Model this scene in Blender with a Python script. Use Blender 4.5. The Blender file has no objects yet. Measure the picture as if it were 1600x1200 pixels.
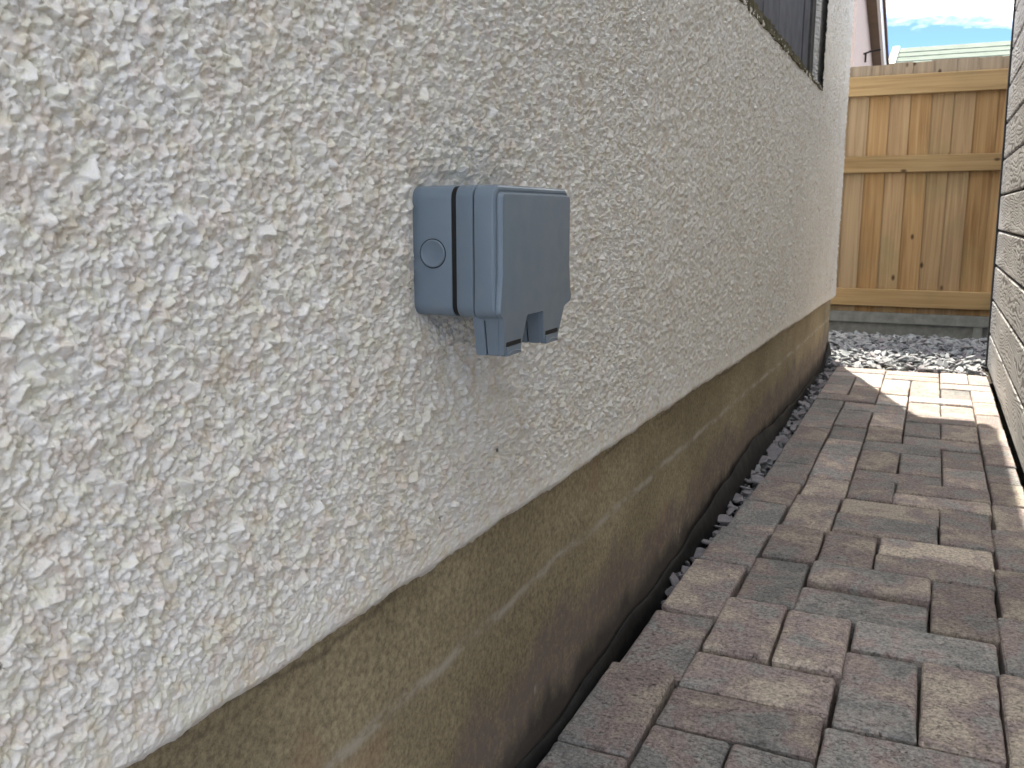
import bpy, bmesh, math, random
import numpy as np
from mathutils import Vector, Matrix
R = math.radians
sc = bpy.context.scene
random.seed(7); rng = np.random.default_rng(7)

# ------------------------------------------------------------------ camera, sky, sun, exposure
S = 0.385                                   # metres per survey unit (camera to wall distance)
PITCH, YAW = R(10.571), R(24.621)
cam_d = bpy.data.cameras.new('camera'); cam = bpy.data.objects.new('camera', cam_d)
sc.collection.objects.link(cam); sc.camera = cam
cam.location = (0.385, 0.0, 0.647); cam.rotation_euler = (math.pi/2 - PITCH, 0, YAW)
cam_d.sensor_width = 36; cam_d.lens = 31.95; cam_d.clip_start = 0.02; cam_d.clip_end = 3000
cam_d.dof.use_dof = True; cam_d.dof.focus_distance = 0.76; cam_d.dof.aperture_fstop = 34

SUN_EL = math.atan(1.56); AZ = Vector((-0.314, 0.949)).normalized()
world = bpy.data.worlds.new('World'); sc.world = world; world.use_nodes = True
wt = world.node_tree; wn = wt.nodes; wl = wt.links
bg = wn['Background']
sky = wn.new('ShaderNodeTexSky'); sky.sky_type = 'NISHITA'; sky.sun_disc = False
sky.sun_elevation = SUN_EL; sky.sun_rotation = R(-18.3); sky.air_density = 0.26; sky.dust_density = 0.0; sky.ozone_density = 5.5
tc = wn.new('ShaderNodeTexCoord')
mp = wn.new('ShaderNodeMapping'); mp.inputs['Scale'].default_value = (1.0, 1.0, 3.2); mp.inputs['Location'].default_value = (6.97, 0.1, 0.0)
cn = wn.new('ShaderNodeTexNoise'); cn.inputs['Scale'].default_value = 3.4; cn.inputs['Detail'].default_value = 8; cn.inputs['Roughness'].default_value = 0.55
cr = wn.new('ShaderNodeValToRGB'); cr.color_ramp.elements[0].position = 0.46; cr.color_ramp.elements[1].position = 0.66
cm = wn.new('ShaderNodeMix'); cm.data_type = 'RGBA'
cm.inputs['B'].default_value = (15.0, 14.8, 14.6, 1)
wl.new(tc.outputs['Generated'], mp.inputs['Vector']); wl.new(mp.outputs[0], cn.inputs['Vector'])
wl.new(cn.outputs['Fac'], cr.inputs['Fac']); wl.new(cr.outputs['Color'], cm.inputs['Factor'])
wl.new(sky.outputs[0], cm.inputs['A']); wl.new(cm.outputs['Result'], bg.inputs['Color'])
bg.inputs['Strength'].default_value = 0.125

sun_d = bpy.data.lights.new('sun', 'SUN'); sun_d.energy = 3.0; sun_d.angle = R(0.53); sun_d.color = (1.0, 0.93, 0.83)
sun = bpy.data.objects.new('sun', sun_d); sc.collection.objects.link(sun); sun.location = (-2, 6, 9)
c_ = math.cos(SUN_EL)
sun.rotation_euler = Vector((-AZ.x*c_, -AZ.y*c_, -math.sin(SUN_EL))).to_track_quat('-Z', 'Y').to_euler()
vs = sc.view_settings; vs.view_transform = 'Standard'; vs.look = 'None'; vs.gamma = 1; vs.use_curve_mapping = False
vs.exposure = 1.87
vs.use_white_balance = True; vs.white_balance_temperature = 6780; vs.white_balance_tint = 6
sc.render.engine = 'CYCLES'; sc.cycles.max_bounces = 6; sc.cycles.diffuse_bounces = 4; sc.cycles.use_denoising = True

# ------------------------------------------------------------------ helpers
def link(o, parent=None):
    sc.collection.objects.link(o)
    if parent: o.parent = parent
    return o
def tag(o, label=None, cat=None, group=None, kind=None):
    if label: o['label'] = label
    if cat: o['category'] = cat
    if group: o['group'] = group
    if kind: o['kind'] = kind
    return o
def empty(name, loc, label=None, cat=None, rot=(0,0,0)):
    o = bpy.data.objects.new(name, None); o.empty_display_size = 0.05
    o.location = loc; o.rotation_euler = rot; link(o); tag(o, label, cat); return o
def mesh(name, verts, faces, mat, parent=None, smooth=False, origin=None):
    m = bpy.data.meshes.new(name); m.from_pydata(verts, [], faces); m.update()
    if smooth: m.polygons.foreach_set('use_smooth', [True]*len(m.polygons))
    m.materials.append(mat)
    o = bpy.data.objects.new(name, m); link(o, parent)
    return o
def box_vf(x0, x1, y0, y1, z0, z1):
    v = [(x, y, z) for x in (x0, x1) for y in (y0, y1) for z in (z0, z1)]
    f = [(0,1,3,2), (4,6,7,5), (0,4,5,1), (2,3,7,6), (0,2,6,4), (1,5,7,3)]
    return v, f
class MB:
    def __init__(s): s.v = []; s.f = []
    def add(s, vf):
        n = len(s.v); s.v += list(vf[0]); s.f += [tuple(i+n for i in f) for f in vf[1]]; return s
    def box(s, *a): return s.add(box_vf(*a))
    def build(s, name, mat, parent=None, smooth=False, bevel=0, seg=2):
        o = mesh(name, s.v, s.f, mat, parent, smooth)
        if bevel:
            b = o.modifiers.new('bevel', 'BEVEL'); b.width = bevel; b.segments = seg; b.limit_method = 'ANGLE'; b.angle_limit = R(40)
            for p in o.data.polygons: p.use_smooth = True
            w = o.modifiers.new('wn', 'WEIGHTED_NORMAL'); w.keep_sharp = False
        return o
def rings_vf(rings, cap0=True, cap1=True):
    n = len(rings[0]); v = [p for r in rings for p in r]; f = []
    for k in range(len(rings)-1):
        for i in range(n):
            j = (i+1) % n
            f.append((k*n+i, k*n+j, (k+1)*n+j, (k+1)*n+i))
    if cap0: f.append(tuple(range(n-1, -1, -1)))
    if cap1: f.append(tuple((len(rings)-1)*n+i for i in range(n)))
    return v, f
def tube_vf(path, r, n=8):
    rings = []
    for i, p in enumerate(path):
        a = Vector(path[max(i-1, 0)]); b = Vector(path[min(i+1, len(path)-1)]); d = (b-a).normalized()
        q = d.to_track_quat('Z', 'Y')
        rr = r[i] if isinstance(r, (list, tuple)) else r
        rings.append([tuple(Vector(p) + q @ Vector((math.cos(t)*rr, math.sin(t)*rr, 0))) for t in [2*math.pi*k/n for k in range(n)]])
    return rings_vf(rings)

# ---- node material helper
class NM:
    def __init__(s, name, rough=0.8, spec=0.3):
        s.m = bpy.data.materials.new(name); s.m.use_nodes = True; s.t = s.m.node_tree
        s.b = s.t.nodes['Principled BSDF']; s.b.inputs['Roughness'].default_value = rough
        s.b.inputs['Specular IOR Level'].default_value = spec
    def n(s, typ, **kw):
        x = s.t.nodes.new('ShaderNode'+typ)
        for k, v in kw.items(): setattr(x, k, v)
        return x
    def l(s, a, b): s.t.links.new(a, b); return b
    def coord(s, which='Object'): return s.n('TexCoord').outputs[which]
    def mapping(s, vec, scale=(1,1,1), loc=(0,0,0), rot=(0,0,0)):
        m = s.n('Mapping'); m.inputs['Scale'].default_value = scale; m.inputs['Rotation'].default_value = rot
        if isinstance(loc, tuple): m.inputs['Location'].default_value = loc
        else: s.l(loc, m.inputs['Location'])
        s.l(vec, m.inputs['Vector']); return m.outputs[0]
    def noise(s, vec, scale, detail=4, rough=0.55, dist=0.0):
        x = s.n('TexNoise'); x.inputs['Scale'].default_value = scale; x.inputs['Detail'].default_value = detail
        x.inputs['Roughness'].default_value = rough; x.inputs['Distortion'].default_value = dist
        if vec is not None: s.l(vec, x.inputs['Vector'])
        return x.outputs['Fac']
    def voro(s, vec, scale, feature='F1', rand=1.0, out='Distance'):
        x = s.n('TexVoronoi', feature=feature); x.inputs['Scale'].default_value = scale; x.inputs['Randomness'].default_value = rand
        s.l(vec, x.inputs['Vector']); return x.outputs[out]
    def ramp(s, fac, stops, interp='LINEAR'):
        r = s.n('ValToRGB'); r.color_ramp.interpolation = interp; e = r.color_ramp.elements
        while len(e) < len(stops): e.new(0.5)
        for i, (p, c) in enumerate(stops):
            e[i].position = p; e[i].color = (c, c, c, 1) if isinstance(c, (int, float)) else (*c, 1)
        s.l(fac, r.inputs['Fac']); return r.outputs['Color']
    def mix(s, fac, a, b, blend='MIX'):
        m = s.n('Mix', data_type='RGBA', blend_type=blend)
        for v, i in ((fac, 'Factor'), (a, 'A'), (b, 'B')):
            if isinstance(v, (int, float)): m.inputs[i].default_value = v if i == 'Factor' else (v, v, v, 1)
            elif isinstance(v, tuple): m.inputs[i].default_value = (*v, 1)
            else: s.l(v, m.inputs[i])
        return m.outputs['Result']
    def math(s, op, a, b=None, c=None, clamp=False):
        m = s.n('Math', operation=op, use_clamp=clamp)
        for i, v in enumerate((a, b, c)):
            if v is None: continue
            if isinstance(v, (int, float)): m.inputs[i].default_value = v
            else: s.l(v, m.inputs[i])
        return m.outputs[0]
    def sep(s, vec): x = s.n('SeparateXYZ'); s.l(vec, x.inputs[0]); return x.outputs
    def rnd(s): return s.n('ObjectInfo').outputs['Random']
    def bump(s, h, strength=0.5, dist=0.002, prev=None):
        b = s.n('Bump'); b.inputs['Strength'].default_value = strength; b.inputs['Distance'].default_value = dist
        s.l(h, b.inputs['Height'])
        if prev is not None: s.l(prev, b.inputs['Normal'])
        return b.outputs[0]
    def out(s, col=None, normal=None, rough=None):
        if col is not None:
            if isinstance(col, tuple): s.b.inputs['Base Color'].default_value = (*col, 1)
            else: s.l(col, s.b.inputs['Base Color'])
        if normal is not None: s.l(normal, s.b.inputs['Normal'])
        if rough is not None: s.l(rough, s.b.inputs['Roughness'])
        return s.m

# ------------------------------------------------------------------ materials
def mat_roughcast():
    k = NM('roughcast_paint', 0.62, 0.35); o = k.coord('Object'); x, y, z = k.sep(o)
    tone = k.ramp(k.noise(o, 9, 4), [(0.36, (0.81, 0.785, 0.75)), (0.5, (0.845, 0.83, 0.80)), (0.66, (0.86, 0.85, 0.84))])
    spot = k.ramp(k.noise(o, 46, 4, 0.65), [(0.40, (0.945, 0.885, 0.85)), (0.50, 1.0)])
    c = k.mix(1.0, tone, spot, 'MULTIPLY')
    spot2 = k.ramp(k.noise(k.mapping(o, (1, 1, 1), (3.1, 5.2, 1.7)), 70, 4, 0.65), [(0.42, (0.945, 0.945, 0.87)), (0.52, 1.0)])
    c = k.mix(1.0, c, spot2, 'MULTIPLY')
    pits = k.ramp(k.voro(k.mapping(o, (1, 1, 1)), 17), [(0.035, 1.0), (0.055, 0.0)])
    gate = k.ramp(k.noise(o, 21, 1), [(0.60, 0.0), (0.63, 1.0)])
    c = k.mix(k.math('MULTIPLY', k.math('MULTIPLY', pits, gate), 0.85), c, (0.05, 0.045, 0.045))
    # grime along the bottom edge (splash marks)
    # vertical weather streaks near the far corner
    st = k.noise(k.mapping(o, (1, 34, 1.6)), 1.0, 5, 0.65)
    win = k.ramp(y, [(0.86, 0.0), (0.90, 1.0), (0.955, 1.0), (0.985, 0.0)])  # remapped below
    ym = k.n('MapRange'); ym.inputs['From Min'].default_value = 0.0; ym.inputs['From Max'].default_value = 4.4
    k.l(y, ym.inputs['Value']); k.l(ym.outputs[0], win.node.inputs['Fac'])
    zm = k.ramp(z, [(0.25, 1.0), (0.5, 0.8), (0.75, 0.15), (0.95, 0.0)])
    f = k.math('MULTIPLY', k.math('MULTIPLY', k.ramp(st, [(0.60, 0.0), (0.66, 1.0)]), win), zm)
    c = k.mix(k.math('MULTIPLY', f, 0.8), c, (0.07, 0.065, 0.06))
    # green-grey algae tint towards the far end
    al = k.math('MULTIPLY', k.ramp(ym.outputs[0], [(0.25, 0.0), (0.9, 1.0)]), k.ramp(k.noise(o, 2.6, 4), [(0.35, 0.15), (0.7, 1.0)]))
    c = k.mix(k.math('MULTIPLY', al, 0.30), c, (0.60, 0.55, 0.50))
    b = k.bump(k.noise(o, 620, 3, 0.6), 0.35, 0.0009)
    b = k.bump(k.noise(o, 210, 4, 0.65), 0.7, 0.0020, b)
    return k.out(c, b)
def mat_plain_render():
    k = NM('roughcast_plain', 0.7, 0.3); o = k.coord()
    c = k.ramp(k.noise(o, 9, 4), [(0.36, (0.81, 0.785, 0.75)), (0.5, (0.845, 0.83, 0.80)), (0.66, (0.86, 0.85, 0.84))])
    return k.out(c, k.bump(k.voro(o, 130), 0.9, 0.006))
def mat_plinth():
    k = NM('plinth_cement', 0.85, 0.25); o = k.coord(); x, y, z = k.sep(o)
    big = k.noise(k.mapping(o, (1, 1.0, 1.6)), 3.0, 5, 0.6)
    c = k.ramp(big, [(0.36, (0.265, 0.220, 0.140)), (0.5, (0.325, 0.272, 0.176)), (0.64, (0.39, 0.328, 0.215))])
    fine = k.ramp(k.noise(o, 150, 6, 0.8), [(0.38, 0.62), (0.62, 1.30)])
    c = k.mix(1.0, c, fine, 'MULTIPLY')
    # orange tint patches
    c = k.mix(k.math('MULTIPLY', k.ramp(k.noise(o, 6.5, 2), [(0.62, 0.0), (0.72, 1.0)]), 0.35), c, (0.33, 0.19, 0.12))
    # lower damp purple-grey stain with a ragged edge
    edge = k.math('ADD', z, k.math('MULTIPLY', k.math('SUBTRACT', k.noise(k.mapping(o, (1, 2.2, 1)), 3.2, 6, 0.62), 0.5), 0.26))
    st = k.ramp(edge, [(0.115, 1.0), (0.155, 0.0)])
    st = k.math('MULTIPLY', st, k.ramp(k.noise(o, 60, 4, 0.7), [(0.40, 0.45), (0.55, 1.0)]))
    c = k.mix(k.math('MULTIPLY', st, 0.85), c, (0.185, 0.148, 0.138))
    e2 = k.math('ADD', z, k.math('MULTIPLY', k.math('SUBTRACT', k.noise(k.mapping(o, (1, 3.0, 1)), 5, 5, 0.6), 0.5), 0.09))
    c = k.mix(k.ramp(e2, [(0.03, 0.85), (0.065, 0.0)]), c, (0.055, 0.05, 0.047))
    # pale scraped line of an old ground level
    wob = k.math('MULTIPLY', k.math('SUBTRACT', k.noise(k.mapping(o, (0, 1, 0)), 5.5, 6, 0.7), 0.5), 0.03)
    lz = k.math('ADD', k.math('ADD', z, k.math('MULTIPLY', y, 0.010)), wob)
    d = k.math('ABSOLUTE', k.math('SUBTRACT', lz, 0.228))
    ln = k.ramp(d, [(0.0022, 1.0), (0.0065, 0.0)])
    hal = k.ramp(d, [(0.004, 0.5), (0.016, 0.0)])
    brk = k.ramp(k.noise(k.mapping(o, (1, 3, 8)), 4.0, 6, 0.75), [(0.44, 0.0), (0.56, 1.0)])
    c = k.mix(k.math('MULTIPLY', k.math('MULTIPLY', ln, brk), 0.85), c, (0.52, 0.48, 0.42))
    c = k.mix(k.math('MULTIPLY', hal, 0.45), c, (0.36, 0.31, 0.235))
    # flaked pale spots low down
    fl = k.math('MULTIPLY', k.ramp(k.voro(k.mapping(o, (1, 1.3, 0.8)), 26), [(0.10, 1.0), (0.14, 0.0)]), k.ramp(k.noise(o, 7, 2), [(0.56, 0.0), (0.6, 1.0)]))
    c = k.mix(k.math('MULTIPLY', fl, k.ramp(z, [(0.08, 0.8), (0.17, 0.0)])), c, (0.40, 0.385, 0.34))
    # hairline crack below the render
    cz = k.math('ADD', z, k.math('MULTIPLY', k.math('SUBTRACT', k.noise(k.mapping(o, (0, 1, 0)), 9, 7, 0.7), 0.5), 0.05))
    cd = k.math('ABSOLUTE', k.math('SUBTRACT', k.math('ADD', cz, k.math('MULTIPLY', y, 0.014)), 0.327))
    ck = k.math('MULTIPLY', k.ramp(cd, [(0.0004, 1.0), (0.0014, 0.0)]), k.ramp(k.noise(k.mapping(o, (0, 1, 0)), 3.1, 4), [(0.48, 0.0), (0.56, 1.0)]))
    c = k.mix(k.math('MULTIPLY', ck, 0.5), c, (0.09, 0.075, 0.055))
    # streaks at the far end
    sk = k.math('MULTIPLY', k.ramp(k.noise(k.mapping(o, (1, 26, 1.2)), 1, 5, 0.6), [(0.58, 0.0), (0.66, 1.0)]), k.ramp(k.math('MULTIPLY', y, 0.22), [(0.8, 0.0), (0.9, 1.0)]))
    c = k.mix(k.math('MULTIPLY', sk, 0.6), c, (0.08, 0.07, 0.045))
    b = k.bump(k.noise(o, 260, 6, 0.8), 0.8, 0.0020)
    b = k.bump(k.noise(k.mapping(o, (1, 1, 2)), 26, 5, 0.6), 0.35, 0.004, b)
    b = k.bump(k.math('MULTIPLY', ck, -1), 0.6, 0.002, b)
    return k.out(c, b)
def mat_paver():
    k = NM('paver_concrete', 0.86, 0.3); g = k.coord('Object'); r = k.rnd()
    off = k.n('CombineXYZ'); 
    k.l(k.math('MULTIPLY', r, 37.0), off.inputs[0]); k.l(k.math('MULTIPLY', r, 91.0), off.inputs[1]); k.l(k.math('MULTIPLY', r, 13.0), off.inputs[2])
    o = k.mapping(g, (1, 1, 1), off.outputs[0])
    n = k.math('ADD', k.noise(o, 11, 4, 0.6, 0.4), k.math('MULTIPLY', k.math('SUBTRACT', r, 0.5), 0.20))
    c = k.ramp(n, [(0.34, (0.30, 0.297, 0.295)), (0.43, (0.395, 0.38, 0.37)), (0.49, (0.385, 0.318, 0.312)), (0.55, (0.43, 0.358, 0.335)), (0.65, (0.57, 0.50, 0.43))])
    r2 = k.math('FRACT', k.math('MULTIPLY', r, 7.31))
    tone = k.ramp(r2, [(0.0, 0.78), (0.5, 0.96), (0.85, 1.10), (1.0, 1.38)])
    c = k.mix(1.0, c, tone, 'MULTIPLY')
    c = k.mix(1.0, c, k.ramp(k.noise(o, 190, 6, 0.8), [(0.38, 0.55), (0.5, 1.0), (0.62, 1.4)]), 'MULTIPLY')
    pit = k.ramp(k.noise(k.mapping(o, (1, 1.6, 1)), 110, 6, 0.8, 1.0), [(0.36, 1.0), (0.44, 0.0)])
    c = k.mix(k.math('MULTIPLY', pit, 0.75), c, (0.06, 0.055, 0.055))
    sp = k.ramp(k.voro(o, 95), [(0.06, 1.0), (0.09, 0.0)])
    spg = k.ramp(k.noise(o, 22, 2), [(0.6, 0.0), (0.66, 1.0)])
    c = k.mix(k.math('MULTIPLY', k.math('MULTIPLY', sp, spg), 0.7), c, (0.55, 0.53, 0.5))
    b = k.bump(k.math('MULTIPLY', pit, -1), 0.7, 0.0015)
    b = k.bump(k.noise(o, 240, 6, 0.8), 0.9, 0.0022, b)
    b = k.bump(k.noise(o, 40, 3, 0.6), 0.35, 0.003, b)
    return k.out(c, b)
def mat_plastic():
    k = NM('grey_plastic', 0.42, 0.45); o = k.coord()
    c = k.mix(k.math('MULTIPLY', k.ramp(k.noise(o, 60, 4), [(0.45, 0.0), (0.75, 1.0)]), 0.16), (0.168, 0.218, 0.275), (0.25, 0.28, 0.30))
    rr = k.ramp(k.noise(o, 35, 4), [(0.35, 0.30), (0.65, 0.46)])
    return k.out(c, k.bump(k.noise(o, 1500, 2), 0.08, 0.0003), rr)
def mat_simple(name, col, rough=0.7, spec=0.3, nscale=0, nstr=0.3, ndist=0.002, var=0.0):
    k = NM(name, rough, spec)
    if nscale:
        o = k.coord(); n = k.noise(o, nscale, 4, 0.6)
        c = k.mix(1.0, col, k.ramp(n, [(0.25, 1-var), (0.75, 1+var)]), 'MULTIPLY')
        return k.out(c, k.bump(n, nstr, ndist))
    return k.out(col)
def mat_wood(name, a, b, c3, grey, top=None):
    k = NM(name, 0.8, 0.2); r = k.rnd(); off = k.n('CombineXYZ')
    k.l(k.math('MULTIPLY', r, 31.0), off.inputs[0]); k.l(k.math('MULTIPLY', r, 57.0), off.inputs[1]); k.l(k.math('MULTIPLY', r, 83.0), off.inputs[2])
    o = k.mapping(k.coord(), (1, 1, 1), off.outputs[0])
    g = k.noise(k.mapping(o, (55, 55, 1.6)), 1.0, 5, 0.6, 0.6)
    big = k.noise(k.mapping(o, (5, 5, 1.4)), 1.0, 3, 0.6)
    c = k.ramp(k.math('ADD', k.math('MULTIPLY', g, 0.6), k.math('MULTIPLY', big, 0.4)), [(0.36, a), (0.5, b), (0.64, c3)])
    r2 = k.math('FRACT', k.math('MULTIPLY', r, 5.77))
    c = k.mix(k.ramp(r2, [(0.0, 0.0), (0.55, 0.1), (0.8, 0.55), (1.0, 0.75)]), c, k.mix(1.0, grey, k.ramp(g, [(0.3, 0.8), (0.7, 1.2)]), 'MULTIPLY'))
    c = k.mix(1.0, c, k.ramp(k.math('FRACT', k.math('MULTIPLY', r, 3.3)), [(0, 0.84), (1, 1.12)]), 'MULTIPLY')
    grn = k.ramp(k.noise(o, 3.5, 4), [(0.55, 0.0), (0.75, 0.5)])
    c = k.mix(grn, c, (0.21, 0.19, 0.10))
    if top:   # weathered grey ends above the top rail
        oz = k.sep(k.coord())[2]
        c = k.mix(k.math('MULTIPLY', k.ramp(k.math('ADD', oz, k.math('MULTIPLY', big, 0.04)), [(top, 0.0), (top+0.05, 1.0)]), 0.75), c, k.mix(1.0, (0.275, 0.235, 0.19), k.ramp(g, [(0.35, 0.8), (0.65, 1.2)]), 'MULTIPLY'))
    kd = k.voro(k.mapping(o, (1.0, 1.0, 0.55)), 9.0)
    c = k.mix(k.ramp(kd, [(0.035, 0.92), (0.06, 0.7), (0.10, 0.0)]), c, (0.055, 0.032, 0.018))
    bmp = k.bump(g, 0.35, 0.0015)
    return k.out(c, bmp)
def mat_cladding():
    k = NM('composite_cladding', 0.55, 0.35); r = k.rnd(); o = k.coord(); x, y, z = k.sep(o)
    yy = k.math('ADD', y, k.math('MULTIPLY', r, 23.0)); zc = k.math('ADD', z, k.math('MULTIPLY', k.math('SUBTRACT', k.math('FRACT', k.math('MULTIPLY', r, 9.1)), 0.5), 0.05))
    v = k.n('CombineXYZ'); k.l(yy, v.inputs[0]); k.l(z, v.inputs[1]); vec = v.outputs[0]
    w1 = k.math('SUBTRACT', k.noise(k.mapping(vec, (2.6, 7, 1)), 1.0, 2), 0.5)
    w2 = k.math('SUBTRACT', k.noise(k.mapping(vec, (9, 40, 1)), 1.0, 3), 0.5)
    f = k.math('ADD', zc, k.math('ADD', k.math('MULTIPLY', w1, 0.17), k.math('MULTIPLY', w2, 0.012)))
    s_ = k.math('SINE', k.math('MULTIPLY', f, 2*math.pi/0.016))
    line = k.ramp(k.math('MULTIPLY_ADD', s_, 0.5, 0.5), [(0.22, 0.0), (0.50, 1.0)])
    depth = k.ramp(k.noise(k.mapping(vec, (2.0, 9, 1)), 1.0, 3), [(0.34, 0.1), (0.50, 1.0)])
    fineg = k.noise(k.mapping(vec, (8, 420, 1)), 1.0, 4, 0.7)
    h = k.math('ADD', k.math('MULTIPLY', k.math('SUBTRACT', line, 1.0), depth), k.math('MULTIPLY', fineg, 0.15))
    c = k.mix(1.0, (0.43, 0.428, 0.435), k.ramp(k.noise(k.mapping(vec, (3, 14, 1)), 1, 4), [(0.3, 0.85), (0.7, 1.18)]), 'MULTIPLY')
    c = k.mix(k.math('MULTIPLY', k.math('MULTIPLY', k.math('SUBTRACT', 1.0, line), depth), 0.7), c, (0.06, 0.058, 0.058))
    return k.out(c, k.bump(h, 1.0, 0.0045))
def mat_slate():
    k = NM('slate', 0.6, 0.4); o = k.coord()
    ri = k.n('NewGeometry').outputs['Random Per Island']
    c = k.ramp(ri, [(0.0, (0.20, 0.215, 0.24)), (0.3, (0.29, 0.31, 0.335)), (0.55, (0.25, 0.23, 0.255)), (0.75, (0.36, 0.38, 0.40)), (1.0, (0.21, 0.225, 0.24))])
    c = k.mix(1.0, c, k.ramp(k.noise(o, 70, 4, 0.7), [(0.3, 0.75), (0.7, 1.2)]), 'MULTIPLY')
    return k.out(c, k.bump(k.noise(k.mapping(o, (1, 1, 4)), 160, 4, 0.7), 0.4, 0.0012))
def mat_soil():
    k = NM('soil', 0.95, 0.1); o = k.coord()
    c = k.ramp(k.noise(o, 14, 6, 0.7), [(0.3, (0.045, 0.038, 0.032)), (0.7, (0.10, 0.085, 0.07))])
    return k.out(c, k.bump(k.noise(o, 60, 6, 0.7), 0.8, 0.01))
def mat_roof_felt():
    k = NM('green_felt', 0.9, 0.2); o = k.coord()
    c = k.ramp(k.noise(o, 6, 5, 0.7), [(0.3, (0.125, 0.155, 0.132)), (0.7, (0.20, 0.235, 0.205))])
    return k.out(c, k.bump(k.noise(o, 200, 3), 0.5, 0.003))

M_RC = mat_roughcast(); M_PR = mat_plain_render(); M_PL = mat_plinth(); M_PV = mat_paver(); M_PLAS = mat_plastic()
M_BLACK = mat_simple('black_rubber_and_shade', (0.012, 0.012, 0.013), 0.6)  # gasket rubber; also paints the shade of the catch slots and knock-out ring
M_DARKPL = mat_simple('black_membrane', (0.014, 0.014, 0.014), 0.6, 0.2, 30, 0.4, 0.004, 0.5)
M_WOOD = mat_wood('fence_wood', (0.25, 0.138, 0.060), (0.36, 0.222, 0.103), (0.44, 0.29, 0.148), (0.27, 0.215, 0.15), 0.60)
M_RAIL = mat_wood('rail_wood', (0.26, 0.165, 0.08), (0.35, 0.235, 0.115), (0.42, 0.295, 0.155), (0.28, 0.225, 0.135))
M_CLAD = mat_cladding(); M_SLATE = mat_slate(); M_SOIL = mat_soil()
M_TRIM = mat_simple('anthracite_trim', (0.035, 0.036, 0.038), 0.5, 0.4, 40, 0.1, 0.001, 0.2)
M_CONC = mat_simple('gravel_board_concrete', (0.20, 0.205, 0.195), 0.9, 0.2, 25, 0.35, 0.003, 0.3)
M_SAND = mat_simple('bedding_sand', (0.12, 0.10, 0.08), 0.95, 0.1, 80, 0.6, 0.004, 0.35)
M_GBOARD = mat_simple('weathered_grey_board', (0.085, 0.085, 0.098), 0.75, 0.3, 14, 0.3, 0.002, 0.4)
M_GFRAME = mat_simple('weathered_frame', (0.075, 0.075, 0.075), 0.75, 0.3, 18, 0.3, 0.002, 0.4)
M_MOSS = mat_simple('mossy_timber', (0.10, 0.088, 0.05), 0.9, 0.15, 30, 0.8, 0.006, 0.5)
M_FELT = mat_roof_felt()
M_WHITE = mat_simple('white_pvc', (0.78, 0.77, 0.75), 0.4, 0.4, 12, 0.05, 0.001, 0.06)
M_PINK = mat_simple('pink_render', (0.60, 0.49, 0.45), 0.85, 0.2, 60, 0.5, 0.004, 0.1)
M_BROWN = mat_simple('brown_soffit', (0.20, 0.145, 0.10), 0.6, 0.3, 10, 0.1, 0.001, 0.15)
M_TILE = mat_simple('roof_tile', (0.13, 0.085, 0.07), 0.85, 0.2, 20, 0.3, 0.003, 0.25)
M_DARKGROUND = mat_simple('dark_ground', (0.07, 0.068, 0.066), 0.9, 0.2, 9, 0.3, 0.003, 0.2)  # dark tone picked to limit light bounced from unseen ground

# ------------------------------------------------------------------ ground
g = mesh('ground', [(-400, -400, -0.10), (400, -400, -0.10), (400, 800, -0.10), (-400, 800, -0.10)], [(0, 1, 2, 3)], M_SOIL)
tag(g, kind='structure')
p = MB().box(-6.0, 8.0, -8.0, -0.62, -0.09, -0.012).build('unseen_dark_ground', M_DARKGROUND); tag(p, kind='structure')  # unseen ground behind the camera, added dark to keep bounce light low

# ------------------------------------------------------------------ the path of block pavers
path = MB().box(-0.005, 0.636, -0.6, 4.15, -0.095, -0.052).build('path', M_SAND); tag(path, kind='structure')
EDGE = [-0.89, -0.63, -0.365, -0.10, 0.17, 0.435, 0.63]
def shift(Y): return -0.105*min(max((5.9-Y)/2.9, 0), 1.05)
PV = []
def pv(c0, c1, *ys):
    for a, b in zip(ys[:-1], ys[1:]): PV.append((c0, c1, a, b))
pv(0, 1, 1.40, 1.95, 2.51, 3.09, 3.65, 4.26, 4.80, 5.35, 5.83, 6.32, 7.03, 7.50, 8.0, 8.72); pv(0, 2, 8.73, 9.0); pv(0, 1, 9.01, 9.55, 10.12)
pv(0, 2, 10.13, 10.42, 10.72)
pv(1, 2, 1.65, 2.2, 2.76); pv(2, 3, 1.65, 2.2, 2.75); pv(1, 3, 2.765, 3.035, 3.33)
pv(1, 2, 3.345, 3.87); pv(2, 3, 3.34, 3.84); pv(3, 5, 2.72, 2.99); pv(3, 4, 2.16, 2.71); pv(4, 5, 2.16, 2.71)
pv(3, 4, 3.0, 3.58); pv(4, 5, 2.99, 3.60); pv(3, 5, 3.61, 3.88); pv(2, 4, 3.86, 4.16); pv(4, 5, 3.90, 4.46); pv(1, 2, 3.89, 4.46)
pv(2, 4, 4.21, 4.465); pv(1, 2, 4.475, 4.985); pv(2, 3, 4.475, 4.975); pv(3, 5, 4.48, 4.735, 5.005); pv(1, 2, 4.995, 5.625)
pv(2, 4, 5.01, 5.335, 5.635); pv(4, 5, 5.03, 5.66); pv(1, 2, 5.635, 6.045); pv(2, 3, 5.65, 6.075); pv(3, 5, 5.67, 5.895, 6.145)
pv(1, 2, 6.05, 6.665); pv(2, 4, 6.09, 6.345); pv(2, 3, 6.355, 6.91); pv(3, 4, 6.36, 6.88); pv(4, 5, 6.16, 6.63, 7.14)
pv(2, 4, 6.91, 7.21); pv(1, 2, 6.675, 7.16, 7.645); pv(2, 3, 7.24, 7.745, 8.32); pv(3, 5, 7.20, 7.49); pv(1, 2, 7.66, 8.32)
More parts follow.
